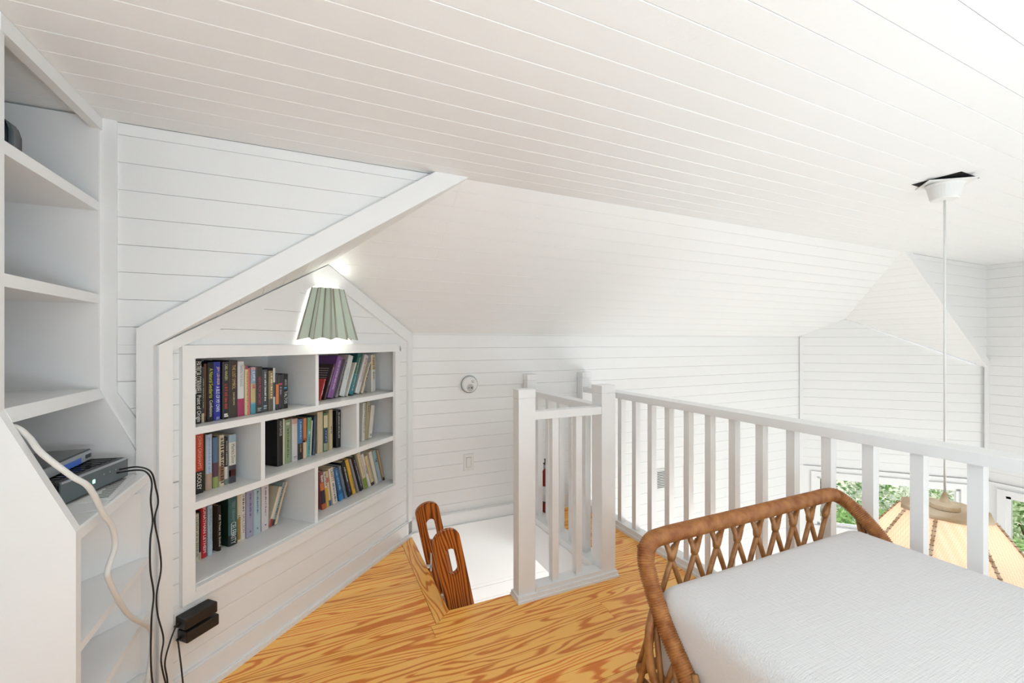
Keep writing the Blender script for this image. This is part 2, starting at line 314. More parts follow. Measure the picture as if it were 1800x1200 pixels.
def window(name, M, x0, x1, z0, z1, label, mull=()):
    w = struct(MB().box(x0 - .055, x0, -.018, .03, z0 - .05, z1 + .05).box(x1, x1 + .055, -.018, .03, z0 - .05, z1 + .05).box(x0, x1, -.018, .03, z1, z1 + .05).box(x0 - .07, x1 + .07, -.04, .03, z0 - .05, z0).build(name, TRIMW), label); w.matrix_world = M
    MB().box(x0, x0 + .03, .0, .035, z0, z1).box(x1 - .03, x1, 0, .035, z0, z1).box(x0, x1, 0, .035, z1 - .025, z1).box(x0, x1, 0, .035, z0, z0 + .03).build('sash', TRIMW, w)
    for m in mull: box('mullion', TRIMW, w, m - .02, m + .02, 0, .035, z0, z1)
    box('pane', GLASS, w, x0 + .03, x1 - .03, .015, .019, z0 + .03, z1 - .025)
window('window_1', BR, .16, 1.335, -.64, -.125, 'wide picture window of the far angled wall')
BS = Matrix.Translation((XR, YW, 0)) @ Matrix.Rotation(math.radians(-90), 4, 'Z')      # side wall: x runs towards the camera
ws = struct(MB().box(0, .13, .0, .05, ZB, -.03).box(1.0, 3.44, 0, .05, ZB, -.03).box(.13, 1.0, 0, .05, ZB, -.64).box(.13, 1.0, 0, .05, -.125, -.03).box(0, 3.44, .012, .05, -.03, ZC).build('wall_right', WHITE), 'white board wall on the far right'); ws.matrix_world = BS
boards(ws, WHITE, (0, 0, 0), X_, Z_, [(0, -.025), (3.44, -.025), (3.44, ZC), (0, ZC)], PIT, PH)
MB().box(0, 3.44, -.02, 0, -.045, -.02).build('header_moulding', TRIMW, ws)
window('window_2', BS, .13, 1.0, -.64, -.125, 'picture window of the far right wall')

struct(MB().box(2.2, XR, -1.72, -1.62, ZB, ZC).box(-.9, .45, -1.72, -1.62, -.3, ZC).build('wall_front_blocker', WHITE), 'added unseen white wall behind the camera, blocking light from behind')  # unseen wall pieces added to hold back light entering from behind

# ------------------------------------------------------------------ shelf tower on the left
XN, X1, YN0, YN1, YF = -.635, -.505, 1.333, 1.357, 1.822
tw = thing('shelf_tower', 'tall white built-in shelf unit with sloped lower front on the left', 'shelves', (-.7, 1.58, 0))
def T(o): o.location = (.7, -1.58, 0); return o
side = [(-1.02, 0), (X1, 0), (X1, .858), (XN, 1.147), (XN, ZC - .005), (-1.02, ZC - .005)]
T(MB().prism(side, 'y', YN0, YN1).build('side_panel', TRIMW, tw)); T(MB().prism([p for p in side], 'y', YF, YW - .001).build('side_panel', TRIMW, tw))
T(box('back_panel', WHITE, tw, -1.02, -1.0, YN1, YF, .85, ZC - .005))
for z in (1.754, 1.455): T(box('shelf', TRIMW, tw, -1.0, XN, YN1, YF, z - .03, z))
T(MB().prism([(-1.0, 1.118), (XN + .014, 1.118), (XN, 1.15), (-1.0, 1.15)], 'y', YN1, YF).build('shelf', TRIMW, tw))
T(MB().prism([(-1.0, .832), (X1, .832), (X1, .858), (X1 - .004, .862), (-1.0, .862)], 'y', YN1, YF).build('shelf', TRIMW, tw))
T(box('top_rail', TRIMW, tw, XN - .02, XN + .006, YN0, YW - .001, 1.99, ZC - .001))
for z in (.584, .40, .20): T(MB().prism([(-.98, YN1), (X1, YN1), (X1, 1.822), (-.52, 1.815), (-.98, 1.362)], 'z', z - .02, z).build('lower_shelf', TRIMW, tw))
for z in (.584, .40): T(box('cleat', TRIMW, tw, -.62, X1 - .03, YN1, YN1 + .02, z - .06, z - .02))

# ------------------------------------------------------------------ built-in bookcase
bc = thing('built_in_bookcase', 'white built-in bookcase with seven bays set into the gable wall', 'bookcase'); bc.matrix_world = BW
FX0, FX1, FZ0, FZ1 = .073, 1.378, .355, 1.288; OX0, OX1, OZ0, OZ1 = .117, 1.333, .403, 1.24
box('stile', TRIMW, bc, FX0, OX0, -.02, 0, FZ0, FZ1); box('stile', TRIMW, bc, OX1, FX1, -.02, 0, FZ0, FZ1)
box('top_rail', TRIMW, bc, OX0, OX1, -.02, 0, OZ1, FZ1); box('bottom_rail', TRIMW, bc, OX0, OX1, -.02, 0, FZ0, OZ0 - .012); box('sill_lip', TRIMW, bc, OX0, OX1, -.026, 0, OZ0 - .012, OZ0)
MB().box(FX0 + .01, OX0 - .004, .012, .32, FZ0, FZ1).build('side', TRIMW, bc); MB().box(1.40, 1.42, .012, .32, FZ0, FZ1).build('side', TRIMW, bc)
box('back', WHITE, bc, FX0, 1.42, .32, .335, FZ0, FZ1); box('carcass_top', TRIMW, bc, FX0 + .01, 1.42, .0, .32, OZ1 + .004, OZ1 + .03)
for z0, z1 in ((.957, .984), (.679, .707)):
    box('shelf', TRIMW, bc, OX0 - .004, 1.40, -.002, .32, z0, z1)
box('shelf', TRIMW, bc, OX0 - .004, 1.40, 0, .32, .385, OZ0 + .002)
for t0, z0, z1 in ((.703, .984, OZ1), (.401, .707, .957), (1.0, .707, .957), (.699, .405, .679)): box('divider', TRIMW, bc, t0, t0 + .02, 0, .32, z0, z1 + .002)

# ------------------------------------------------------------------ railings
def post(parent, x0, x1, y0, y1, ztop=1.06, z0=0):
    return MB().box(x0, x1, y0, y1, z0, ztop - .045, .003).box(x0 + .003, x1 - .003, y0 + .003, y1 - .003, ztop - .046, ztop - .042).box(x0 - .001, x1 + .001, y0 - .001, y1 + .001, ztop - .043, ztop, .003).build('post', TRIMW, parent)
g1 = thing('stair_guard', 'short white guard rail with square posts around the stair opening', 'railing', (1.48, 2.0, 0))
def G(o): o.location = (-1.48, -2.0, 0); return o
G(post(g1, .927, 1.022, 1.94, 2.005)); G(post(g1, 1.433, 1.526, 1.94, 2.035)); G(post(g1, 1.435, 1.515, 2.85, YA - .002))
G(box('rail', TRIMW, g1, 1.022, 1.433, 1.942, 2.003, .903, .945, .003)); G(box('rail', TRIMW, g1, 1.44, 1.515, 2.035, 2.85, .903, .945, .003))
for x in (1.149, 1.295): G(box('baluster', TRIMW, g1, x - .019, x + .019, 1.955, 1.993, .03, .903))
for k in range(5): y = 2.035 + .149 * k + .118; G(box('baluster', TRIMW, g1, 1.458, 1.496, y - .019, y + .019, .03, .903))
G(MB().box(.915, 1.535, 1.917, 2.018, 0, .012).box(.918, 1.532, 1.925, 2.012, .012, .03).box(1.022, 1.433, 1.935, 2.008, .03, .05).box(1.42, 1.535, 2.018, 2.9, 0, .012).box(1.425, 1.53, 2.012, 2.9, .012, .05).build('base_moulding', TRIMW, g1))
G(MB().box(1.44, 1.457, 2.02, 2.92, -.26, 0).box(.585, 1.457, 2.02, 2.03, -.26, -.02).build('opening_lining', TRIMW, g1))
g2 = thing('loft_railing', 'long white balustrade along the open edge of the loft', 'railing', (1.95, 1.0, 0))
def H(o): o.location = (-1.95, -1.0, 0); return o
H(post(g2, 1.918, 2.003, 2.85, YA - .002))
H(box('handrail', TRIMW, g2, 1.925, 2.032, -1.2, 2.85, .905, .947, .003))
for k in range(24):
    y = 2.429 + .149 * 2 - .149 * k
    H(box('baluster', TRIMW, g2, 1.945, 1.983, y - .019, y + .019, .045, .906))
H(MB().box(1.912, 2.0, -1.2, 2.9, 0, .018).box(1.925, 2.0, -1.2, 2.9, .018, .046).build('base_moulding', TRIMW, g2))

# ------------------------------------------------------------------ ladder: two slotted stringers and treads
ld = thing('loft_ladder', 'varnished pine ladder with slotted hand-hold stringers rising through the floor opening', 'ladder', (.64, 2.28, 0))
AX = Vector((-.21, 0, .978)).normalized(); AC = Vector((AX.z, 0, -AX.x))
def stringer(yc, th=.036):
    cx0 = Vector((-.052, yc, .36)); hw = .069; L = 2.75
    outer = [(-hw, -L), (hw, -L), (hw, -.052)] + [(hw * math.cos(a), -.052 + .052 * math.sin(a)) for a in [math.pi * k / 12 for k in range(1, 12)]] + [(-hw, -.052)]
    sl = []
    for k in range(20):
        a = 2 * math.pi * k / 20; cy = -.165 + (.04 if math.sin(a) > 0 else -.04) if abs(math.sin(a)) > 1e-6 else -.165
        sl.append((.026 * math.cos(a) + .004, cy + .026 * math.sin(a)))
    bm = bmesh.new(); es = []
    for loop in (outer, sl):
        vs = [bm.verts.new((p[0], 0, p[1])) for p in loop]
        for i in range(len(vs)): es.append(bm.edges.new((vs[i], vs[(i + 1) % len(vs)])))
    bmesh.ops.triangle_fill(bm, edges=es, use_beauty=True)
    r = bmesh.ops.extrude_face_region(bm, geom=bm.faces[:])
    for e in r['geom']:
        if isinstance(e, bmesh.types.BMVert): e.co.y += th
    bmesh.ops.recalc_face_normals(bm, faces=bm.faces[:])
    sharp = [e for e in bm.edges if len(e.link_faces) == 2 and e.calc_face_angle(0) > 1.2]
    bmesh.ops.bevel(bm, geom=sharp, offset=.006, segments=2, affect='EDGES')
    me = bpy.data.meshes.new('stringer'); bm.to_mesh(me); bm.free(); me.materials.append(LADW)
    o = bpy.data.objects.new('stringer', me); C.objects.link(o); o.parent = ld
    o.location = cx0 - Vector((0, th / 2, 0)); o.rotation_euler = (0, math.atan2(AX.x, AX.z), 0); return o
stringer(2.10 - 2.28); stringer(2.50 - 2.28)
for k in range(9):
    c = Vector((-.052, 0, .36)) + AX * (-.56 - .25 * k)
    box('tread', LADW, ld, c.x - .065, c.x + .065, -.18 + .017, .22 - .017, c.z - .014, c.z + .014, .003)
for y in (-.135, .185): MB().box(-.05, -.02, y, y + .02, -.01, .004).box(-.028, -.022, y, y + .02, -.03, .07).build('hook_bracket', PLAST, ld)

# ------------------------------------------------------------------ text
FONTOBJ = []
def text_mesh(body):
    cu = bpy.data.curves.new('lettering', 'FONT'); cu.body = body; cu.resolution_u = 2; cu.fill_mode = 'FRONT'
    o = bpy.data.objects.new('lettering_source', cu); C.objects.link(o); bpy.context.view_layer.update()
    me = bpy.data.meshes.new_from_object(o.evaluated_get(bpy.context.evaluated_depsgraph_get())); bpy.data.objects.remove(o)
    xs = [v.co.x for v in me.vertices]; ys = [v.co.y for v in me.vertices]
    return me, min(xs), max(xs), min(ys), max(ys)

# ------------------------------------------------------------------ books
BMATS = {}
def bmat(h, rough=.38):
    if h not in BMATS: BMATS[h] = mat('book_' + h, hexc(h), rough)
    return BMATS[h]
ORD = ['first', 'second', 'third', 'fourth', 'fifth', 'sixth', 'seventh', 'eighth', 'ninth', 'tenth', 'eleventh', 'twelfth', 'thirteenth', 'fourteenth', 'fifteenth', 'sixteenth', 'seventeenth', 'last']
BAYS = {'top left': (.984, .066), 'top right': (.984, .114), 'middle left': (.707, .082), 'middle centre': (.707, .105), 'middle right': (.707, .080), 'bottom left': (.405, .162), 'bottom right': (.405, .092)}
# t centre, width, height, lean, colour, cover colour, description, bands [(from, to, colour)], lettering [(words or *, colour, from, to, size)]
B = {
'top left': [
 (.182, .0277, .247, 0, '0d0d0e', 0, 'black hardback with tall white lettering', [], [('PATRICIA CORNWELL', 'f2efe8', .03, .53, .8), ('Point of Origin', 'f2efe8', .56, .97, .75)]),
 (.203, .0109, .218, 0, '3a3f3c', 0, 'thin grey-green book with a tan foot label', [(.83, 1, 'b9a98c')], [('*', '8fae86', .2, .75, .3)]),
 (.214, .011, .23, 0, '3a2014', 0, 'thin dark brown book', [(.0, .9, '6a3a20')], []),
 (.232, .0248, .234, 0, '161616', 0, 'black book with yellow-green script lettering', [], [('A Natural', 'c9cf6a', .1, .34, .6), ('Sedaris', 'd3c94f', .36, .6, .6), ('Confessions', 'e8e4da', .64, .92, .5)]),
 (.261, .0279, .235, 0, '23309e', 0, 'royal blue book with gold and white lettering', [], [('JIM LEHRER', 'e6c890', .08, .4, .5), ('A BUS OF MY OWN', 'e9edf6', .42, .85, .55), ('VIKING', 'dfe4f0', .94, .99, .5)]),
 (.293, .0264, .234, 0, '2c2a2b', 0, 'charcoal book with cream and red lettering', [], [('CARL HIAASEN', 'd8d09a', .04, .32, .45), ('*', 'b23a2c', .38, .82, .5), ('*', 'ece7dc', .9, .97, .7)]),
 (.328, .0399, .238, 0, '3b302b', 0, 'dark brown hardback with thin gold lettering', [], [('THE LOST SYMBOL', 'd9b878', .08, .5, .36), ('DAN BROWN', 'e2cf9a', .56, .78, .2)]),
 (.364, .0311, .233, 0, 'dcdcdc', 0, 'pale grey book with a crimson foot', [(.68, 1, 'a8355f')], [('TEARING THE SILENCE', '7b8288', .06, .46, .35)]),
 (.386, .0132, .215, 0, 'e0cfa2', 0, 'thin cream book with a plum cap', [(0, .08, '8a3f62')], [('THE BOOK & THE THIEF, THE HORSES MY', '6f5f35', .12, .98, .5)]),
 (.399, .0121, .202, 0, 'e0746a', 0, 'thin coral red book', [], []),
 (.416, .0232, .206, 0, '8aa4bc', 0, 'slim blue book with a pastel rainbow spine', [(.35, .75, 'c6b57e'), (.78, 1, '4d97a8'), (0, .06, 'c99aa0')], [('LIFE', 'e9eef2', .1, .3, .5), ('*', 'c65a78', .36, .46, .6)]),
 (.448, .0338, .206, 0, '3a3735', 0, 'dark grey paperback with pink lettering', [], [('NEWS FROM SANTARY', 'cf5a78', .22, .82, .42), ('*', '98a39f', .88, .96, .6)]),
 (.48, .0291, .191, 0, '3d454b', 0, 'slate paperback with two rows of white lettering', [], [('*', 'd9dad2', .05, .74, .32), ('*', 'c6cfd4', .84, .93, .6)]),
 (.508, .0239, .184, 0, '8d7a58', 0, 'tan paperback with dark lettering', [(.7, 1, '5b5446')], [('*', 'efe2bd', .06, .7, .4)]),
 (.526, .0122, .196, 0, '4b4d50', 0, 'thin dark book with white head and foot', [(0, .34, 'd5d6d0'), (.68, 1, 'c6cbcf')], []),
 (.54, .0154, .166, 0, '2c3236', 0, 'thin paperback with a bright orange spine panel', [(.28, .84, 'dd7b35')], []),
 (.559, .0219, .162, 0, '36303a', 0, 'dark plum paperback with a pink flash', [(.24, .30, 'b8526c')], [('*', '9c98a8', .34, .6, .5)]),
 (.589, .0322, .164, 0, '0b0b0c', 0, 'black paperback with a blue emblem and white lettering', [], [('ANNE RICE', 'd0d0c8', .16, .34, .4), ('*', '5aa6c4', .37, .45, .6), ('TALTOS', 'f2f2ee', .5, .86, .5)]),
],
'top right': [
 (.848, .0114, .119, .31, 'cf4a48', 'd04a48', 'small red leaning paperback', [], [('*', 'f0dcd8', .2, .8, .5)]),
 (.885, .0143, .202, .36, '5a4049', '3c2b30', 'dark maroon leaning book with print on its cover', [], [('*', 'c9b8b8', .08, .6, .4)]),
 (.928, .050, .238, .34, '8a5a98', '6a4380', 'thick purple leaning book', [], [('HOUSE OF BONES AND ASHES', 'efe6f0', .1, .8, .3)]),
 (.973, .0205, .225, .36, '8a8488', 0, 'slim grey leaning book with dark speckled lettering', [], [('*', '3a3638', .06, .9, .6)]),
 (1.016, .047, .242, .32, 'dfe2de', 'c9bdb6', 'thick white leaning book', [], [('*', 'c3d0cf', .3, .6, .4)]),
 (1.051, .0116, .206, .39, 'e6e2d6', 0, 'very thin cream leaning booklet', [], []),
 (1.085, .0474, .254, .34, '2f7f88', '1f5a58', 'tall teal leaning book with a cream edge', [(.0, .5, '2f6b60')], [('*', 'c8bf9c', .1, .92, .2)]),
 (1.145, .044, .244, .37, 'e2dedb', 'd8d2cc', 'white leaning book with crimson lettering', [], [('BOHJ NOVOMOTO', 'b03a48', .08, .7, .55)]),
 (1.184, .0212, .203, .42, 'd6cbb2', 0, 'cream leaning book with black lettering', [], [('*', '2f2b28', .06, .7, .5)]),
 (1.292, .045, .236, 0, 'dccfae', 'd5d2cc', 'upright cream book with brown lettering', [(.4, 1, 'dcd8cf')], [('*', '9a7a3a', .08, .4, .7), ('*', '8a6c34', .46, .66, .4)]),
],
'middle left': [
 (.196, .0388, .231, 0, 'c8462a', 'a83a22', 'red and black hardback with large lettering', [(.62, 1, '17120f')], [("JOHN GRISHAM'S", 'e8b49a', .02, .58, .45), ('SOOLEY', 'f0ece2', .65, .93, .42)]),
 (.238, .026, .223, 0, 'b7c6da', '6c7048', 'pale blue hardback with a sandy foot', [(.7, 1, 'b59a86')], [('*', '8fa9c6', .05, .7, .35)]),
 (.267, .0233, .205, 0, '54708e', '6a2228', 'blue, plum and green banded paperback', [(.5, .78, '5a3a4a'), (.78, 1, '93a05c')], []),
 (.29, .0203, .21, 0, 'd3c6a8', 0, 'cream paperback with bold black speckled lettering', [(.6, .9, '9a6a4c')], [('*', '1f1a18', .05, .3, .8), ('*', '2a2522', .32, .95, .7)]),
 (.31, .0147, .196, 0, '17161a', 0, 'slim black and white paperback', [(.62, .88, 'd0cdc2'), (.88, 1, '6c7a6e')], [('DORIS LESSING', 'd8d6ce', .08, .58, .45)]),
 (.335, .0313, .204, 0, 'dcd8ca', 'b9c4ca', 'white paperback with a dark photograph at the foot', [(0, .16, '9db4c2'), (.63, 1, '46444c'), (.72, .86, '7a3c34')], [("Merle's Door", '4c5a62', .2, .6, .5)]),
],
'middle centre': [
 (.59, .033, .223, 0, '1a1818', '0a0b0a', 'thick black hardback with small white lettering', [], [('NIGHTCRAWLER', 'cfc9c4', .04, .36, .4)]),
 (.612, .0104, .22, 0, 'd8d2b8', 0, 'very thin cream book by the black hardback', [], []),
 (.638, .0384, .213, 0, '8fa07c', '7c7c5c', 'sage green paperback with dark lettering', [], [('*', '4c5a44', .2, .88, .28), ('*', 'd4dcc4', .06, .13, .6)]),
 (.677, .034, .211, 0, 'd3cfcc', 0, 'white paperback with a pink cap', [(0, .12, 'cfa79c')], [('*', '8a8484', .88, .94, .6)]),
 (.713, .0285, .203, 0, '3f7aae', 0, 'blue and black paperback', [(.6, 1, '201f24')], [('*', '9cc6e0', .06, .5, .35), ('*', 'd8b64c', .62, .82, .2)]),
 (.739, .02, .203, 0, 'c87a4a', 0, 'slim orange and cream paperback', [(.55, 1, 'd8c3a8'), (.5, .6, 'a5452c')], []),
 (.763, .0249, .201, .05, '6fa7a0', 0, 'teal paperback tilting slightly', [(0, .3, '6f9f6c')], [('*', 'e6ecd8', .36, .42, .6), ('*', '3f7a78', .5, .92, .4)]),
 (.78, .0083, .182, .06, 'cfd0c4', 0, 'very thin pale book beside the teal paperback', [], []),
 (.801, .016, .203, .05, '3a4654', '3a4654', 'dark blue-grey book tilting slightly', [], []),
 (.845, .0386, .22, 0, 'cfbd9a', 'b8a684', 'thick tan paperback with a creased spine', [], []),
 (.88, .0266, .209, 0, '5a7a5c', 0, 'green, cream and navy banded paperback', [(.06, .38, 'dcd2a8'), (.4, .78, '26365a'), (.78, .97, '9aa48c')], [('*', '8fb0d6', .45, .74, .4)]),
 (.902, .0154, .202, 0, 'a58f5e', 0, 'slim olive-tan paperback', [], []),
 (.918, .0264, .219, 0, 'cdbf9c', 0, 'cream paperback beside the black one', [], [('*', '6c6452', .4, .6, .35)]),
 (.977, .034, .209, 0, '121112', '1c1a1b', 'black paperback with a white barcode on its cover', [], [('*', 'd8d4d0', .05, .75, .25)]),
],
'middle right': [
 (1.151, .0253, .226, .06, 'dcd8cc', 0, 'white paperback with dark spine lettering', [], [('VANITY FAIR CLASSICAL LIT', '3f3c3a', .02, .8, .5)]),
 (1.183, .03, .228, .10, 'a89c78', 'b3a684', 'khaki leaning hardback', [], [('*', '6f6448', .1, .3, .4)]),
 (1.222, .0317, .20, .14, 'd9d3c6', 'cfc4b6', 'off-white leaning paperback', [], [('*', '5c5450', .86, .93, .5)]),
],
'bottom left': [
 (.241, .0201, .194, 0, 'cfc8b4', 0, 'cream paperback with speckled edges', [], [('*', '8a8474', .06, .9, .4)]),
 (.256, .008, .198, 0, '1b1b1a', 0, 'very thin black book', [(.84, 1, 'c8bfa8')], []),
 (.273, .0243, .213, 0, 'c2242c', 0, 'bright red book with white capital lettering', [], [('JONATHAN LETHEM', 'f2e6e2', .01, .9, .62)]),
 (.297, .0202, .209, 0, 'b4cad6', 0, 'pale blue paperback with grey lettering', [], [('DAVID NICHOLLS', '55636c', .06, .4, .5), ('UNDER THE HALF OAK', '7c94a0', .42, .78, .35)]),
 (.338, .0165, .195, 0, '241a16', '4a3220', 'brown paperback with a barcode on its cover', [], [('All That Is Solid', 'e8e0cc', .2, .9, .5)]),
 (.396, .042, .212, 0, '3a6060', '1f3326', 'thick dark green book with large white lettering', [(.78, 1, '1f2a26')], [('CELEBRITY', 'e2e8e2', .52, .97, .55), ('TERRY ABRAHAM', '7f9c98', .08, .5, .36)]),
 (.426, .0176, .21, 0, 'dcc8a2', 0, 'cream and gold paperback', [(.5, .95, 'a07c38')], [('*', '4c4028', .43, .5, .7)]),
 (.448, .0235, .215, 0, 'e2dcd0', 0, 'ivory paperback with purple lettering', [], [('*', '4a4658', .05, .4, .4), ('SAUL LEON', '8a4a6c', .46, .85, .45)]),
 (.479, .037, .21, 0, 'a8a2b8', 0, 'lavender paperback', [], [('*', '5c5a86', .04, .56, .22), ('*', '3c4478', .86, .9, .25)]),
 (.518, .0369, .208, 0, 'b6cace', 0, 'pale aqua paperback', [], [('*', '4f7488', .04, .58, .22), ('*', '3c5a78', .86, .9, .25)]),
 (.557, .0382, .212, 0, 'e0d6d4', 0, 'pale pink-white paperback', [], [('*', '7c6c80', .04, .68, .2), ('*', '3c4068', .86, .9, .25)]),
 (.583, .0168, .185, .34, 'e2cfb4', 'ddd0b4', 'cream leaning book with a red foot', [(.8, 1, 'a83a34')], []),
 (.601, .014, .202, .34, '9fb0b0', 0, 'grey-blue leaning paperback', [(.86, 1, '2a2a2a')], [('*', '3c5458', .1, .8, .4)]),
 (.6165, .014, .199, .34, 'd6c6ac', 0, 'tan leaning paperback at the end of the row', [], [('*', 'b0906c', .1, .8, .4)]),
],
'bottom right': [
 (.855, .032, .209, -.11, '8a4a4c', 0, 'multicoloured paperback with an orange and black foot', [(.3, .5, 'd8743c'), (.5, .85, '2a1c30'), (.85, 1, 'c4602c')], [('*', 'e8e0d8', .1, .28, .5)]),
 (.885, .0184, .20, -.13, 'e2dccc', 0, 'slim white and yellow paperback', [(.45, 1, 'e0a836')], [('*', '55504c', .05, .4, .5)]),
 (.906, .0187, .198, -.14, 'dcc49a', 0, 'slim cream paperback with a blue foot', [(.18, .32, 'c8706a'), (.84, 1, '3f6c98')], []),
 (.939, .040, .208, -.17, 'e8d8c6', 0, 'wide ivory paperback with black capitals', [], [('CRAFTY', '26221f', .03, .38, .6), ('*', '4a6a7c', .42, .95, .4)]),
 (.99, .0412, .198, -.25, '2a5f90', 0, 'deep blue paperback', [(.8, 1, '2f80bc')], [('*', '7fb2d2', .08, .7, .4)]),
 (1.024, .02, .206, -.27, '7c8a98', 0, 'slim grey-blue paperback', [], [('*', '4a5260', .1, .9, .5)]),
 (1.058, .0408, .22, -.28, '151416', 0, 'black paperback left of the yellow one', [], [('*', 'd6d6d0', .15, .6, .25), ('*', '7c6cae', .62, .9, .25)]),
 (1.097, .0301, .226, -.30, 'e6b23a', 0, 'bright yellow paperback with black lettering', [], [('EQUINOXES', '3c3424', .45, .86, .4)]),
 (1.127, .0211, .226, -.33, '8a868a', 0, 'grey paperback right of the yellow one', [], []),
 (1.16, .0312, .234, -.34, '1c1a1e', 0, 'black paperback with a thin white line of lettering', [], [('*', 'c9c6d0', .1, .9, .22)]),
 (1.197, .0348, .244, -.31, 'dccbaa', 0, 'cream paperback with a green foot', [(.7, 1, '7c9440')], [('*', 'a8905c', .1, .65, .2)]),
 (1.231, .0254, .23, -.32, 'e2dad2', 0, 'white paperback with small grey capitals', [], [('*', '5a5660', .35, .6, .4)]),
 (1.264, .0311, .208, -.33, 'dcc79c', 0, 'straw-coloured paperback with a black foot mark', [(.9, 1, '3a2c24')], [('*', 'b89c68', .1, .8, .25)]),
 (1.298, .0295, .226, -.30, 'e2d8c8', 0, 'plain ivory paperback', [], []),
 (1.335, .0357, .221, -.30, '9fbcbc', 0, 'pale teal paperback', [(.5, 1, 'a9b8c4')], [('*', '2c3c44', .26, .36, .6)]),
 (1.367, .0196, .221, -.31, 'b8a07c', 0, 'slim tan paperback at the right end', [(.9, 1, '2a241f')], []),
]}
def make_book(bay, i, row, nrow):
    t, w, h, lean, col, cov, desc, bands, words = row
    z0, rec = BAYS[bay]; rec += ((i * 37) % 5 - 2) * .0015; dep = min(.135 + .02 * (h > .22), .312 - rec); w2 = w / 2 - .0004
    pos = BW @ Vector((t, rec, z0 + abs(math.sin(lean)) * w / 2 + .0006))
    place = 'last' if i == nrow - 1 else ORD[i]
    bk = thing('book', desc + ', ' + place + ' in the ' + bay + ' bookcase bay', 'book', pos, (0, lean, math.radians(45)), 'books in the built-in bookcase')
    m = bmat(col); k = .0014; rd = min(w2 * .5, .004)
    MB().prism([(-w2, rd), (-w2 + rd, 0), (w2 - rd, 0), (w2, rd), (w2, k + rd), (-w2, k + rd)], 'z', 0, h).build('spine', m, bk)
    mc = bmat(cov) if cov else m
    MB().box(-w2, -w2 + k, k + rd, dep, 0, h).box(w2 - k, w2, k + rd, dep, 0, h).build('covers', mc, bk)
    box('pages', PAGES, bk, -w2 + k, w2 - k, k + rd, dep - .004, .003, h - .004)
    for a, b_, c in bands:
        e = .0004; MB().prism([(-w2 - e, rd), (-w2 + rd, -e), (w2 - rd, -e), (w2 + e, rd)], 'z', h * (1 - b_) + 0.0002, h * (1 - a) - .0002).build('colour_band', bmat(c), bk)
    for wd_, c, a, b_, sz in words:
        za, zb = h * (1 - a), h * (1 - b_); yy = -.0009
        if wd_ == '*':        # lettering too small in the photograph to be read: a run of short strokes
            mb = MB(); r = random.Random(i * 31 + int(za * 1e4)); z = za; hh = w2 * sz
            while z > zb:
                s = r.uniform(.003, .0085); mb.box(-hh, hh * r.uniform(.3, 1), yy, yy + .0005, max(z - s, zb), z - .0012 if z - .0012 > max(z - s, zb) else z); z -= s + r.choice((.0006, .0006, .004))
            mb.build('lettering', bmat(c), bk)
        else:
            me, x0, x1, y0, y1 = text_mesh(wd_); L = za - zb; H_ = w * sz
            for v in me.vertices: v.co = Vector((((v.co.y - y0) / (y1 - y0) - .5) * H_, yy, za - (v.co.x - x0) / (x1 - x0) * L))
            me.materials.clear(); me.materials.append(bmat(c)); o = bpy.data.objects.new('lettering', me); C.objects.link(o); o.parent = bk
    if 'barcode' in desc: box('barcode_label', PAPER, bk, -w2 - .0006, -w2, dep * .25, dep * .6, h * .04, h * .2); MB().box(-w2 - .0009, -w2 - .0006, dep * .32, dep * .52, h * .07, h * .16).build('barcode', bmat('6c6c6c'), bk)
    if 'print on its cover' in desc:
        mb = MB(); [mb.box(-w2 - .0006, -w2, dep * .2, dep * (.75 + .1 * ((q * 7) % 3) / 2), h * (.86 - q * .065), h * (.875 - q * .065)) for q in range(9)]; mb.build('cover_print', bmat('b8a8a8'), bk)
def corners(r):
    t, w, h, a = r[:4]; return [Vector((t + x * math.cos(a) + z * math.sin(a), -x * math.sin(a) + z * math.cos(a))) for x, z in ((-w / 2, 0), (w / 2, 0), (w / 2, h), (-w / 2, h))]
def hits(p, q):
    for A in (p, q):
        for i in range(4):
            e = A[(i + 1) % 4] - A[i]; n = Vector((-e.y, e.x)); a = [n.dot(v) for v in p]; b_ = [n.dot(v) for v in q]
            if max(a) <= min(b_) or max(b_) <= min(a): return False
    return True
for bay, rows in B.items():          # books that lean must touch, not cut into, their neighbours
    if bay in ('top right', 'bottom right'): rows[:] = [(r[0], r[1] * .84, *r[2:]) for r in rows]
    for i in range(1, len(rows)):
        while hits(corners(rows[i - 1]), corners(rows[i])): rows[i] = (rows[i][0] + .0006, *rows[i][1:])
for bay, rows in B.items():
    for i, row in enumerate(rows): make_book(bay, i, row, len(rows))

# ------------------------------------------------------------------ pleated wall lamp in the gable
wlp = thing('wall_lamp', 'pleated sage green half-shade wall lamp above the bookcase', 'lamp'); wlp.matrix_world = BW @ Matrix.Translation((.765, 0, 1.31))
SAGE = mat('sage_card', srgb(206, 216, 204), .6)
nt = SAGE.node_tree; bs = nt.nodes['Principled BSDF']; bs.inputs['Transmission Weight'].default_value = 0
tl = nt.nodes.new('ShaderNodeBsdfTranslucent'); tl.inputs[0].default_value = (*srgb(190, 200, 180), 1); mx = nt.nodes.new('ShaderNodeMixShader'); mx.inputs[0].default_value = .12
nt.links.new(bs.outputs[0], mx.inputs[1]); nt.links.new(tl.outputs[0], mx.inputs[2]); nt.links.new(mx.outputs[0], nt.nodes['Material Output'].inputs[0])
NP = 12; top = []; bot = []
for k in range(NP + 1):
    a = math.pi + math.pi * k / NP; o_ = k % 2; rt = (.094, .068)[o_]; rb = (.182, .138)[o_]
    top.append(Vector((rt * math.cos(a), .9 * rt * math.sin(a) - .006, .258))); bot.append(Vector((rb * math.cos(a), .75 * rb * math.sin(a) - .006, (.0, .012)[o_])))
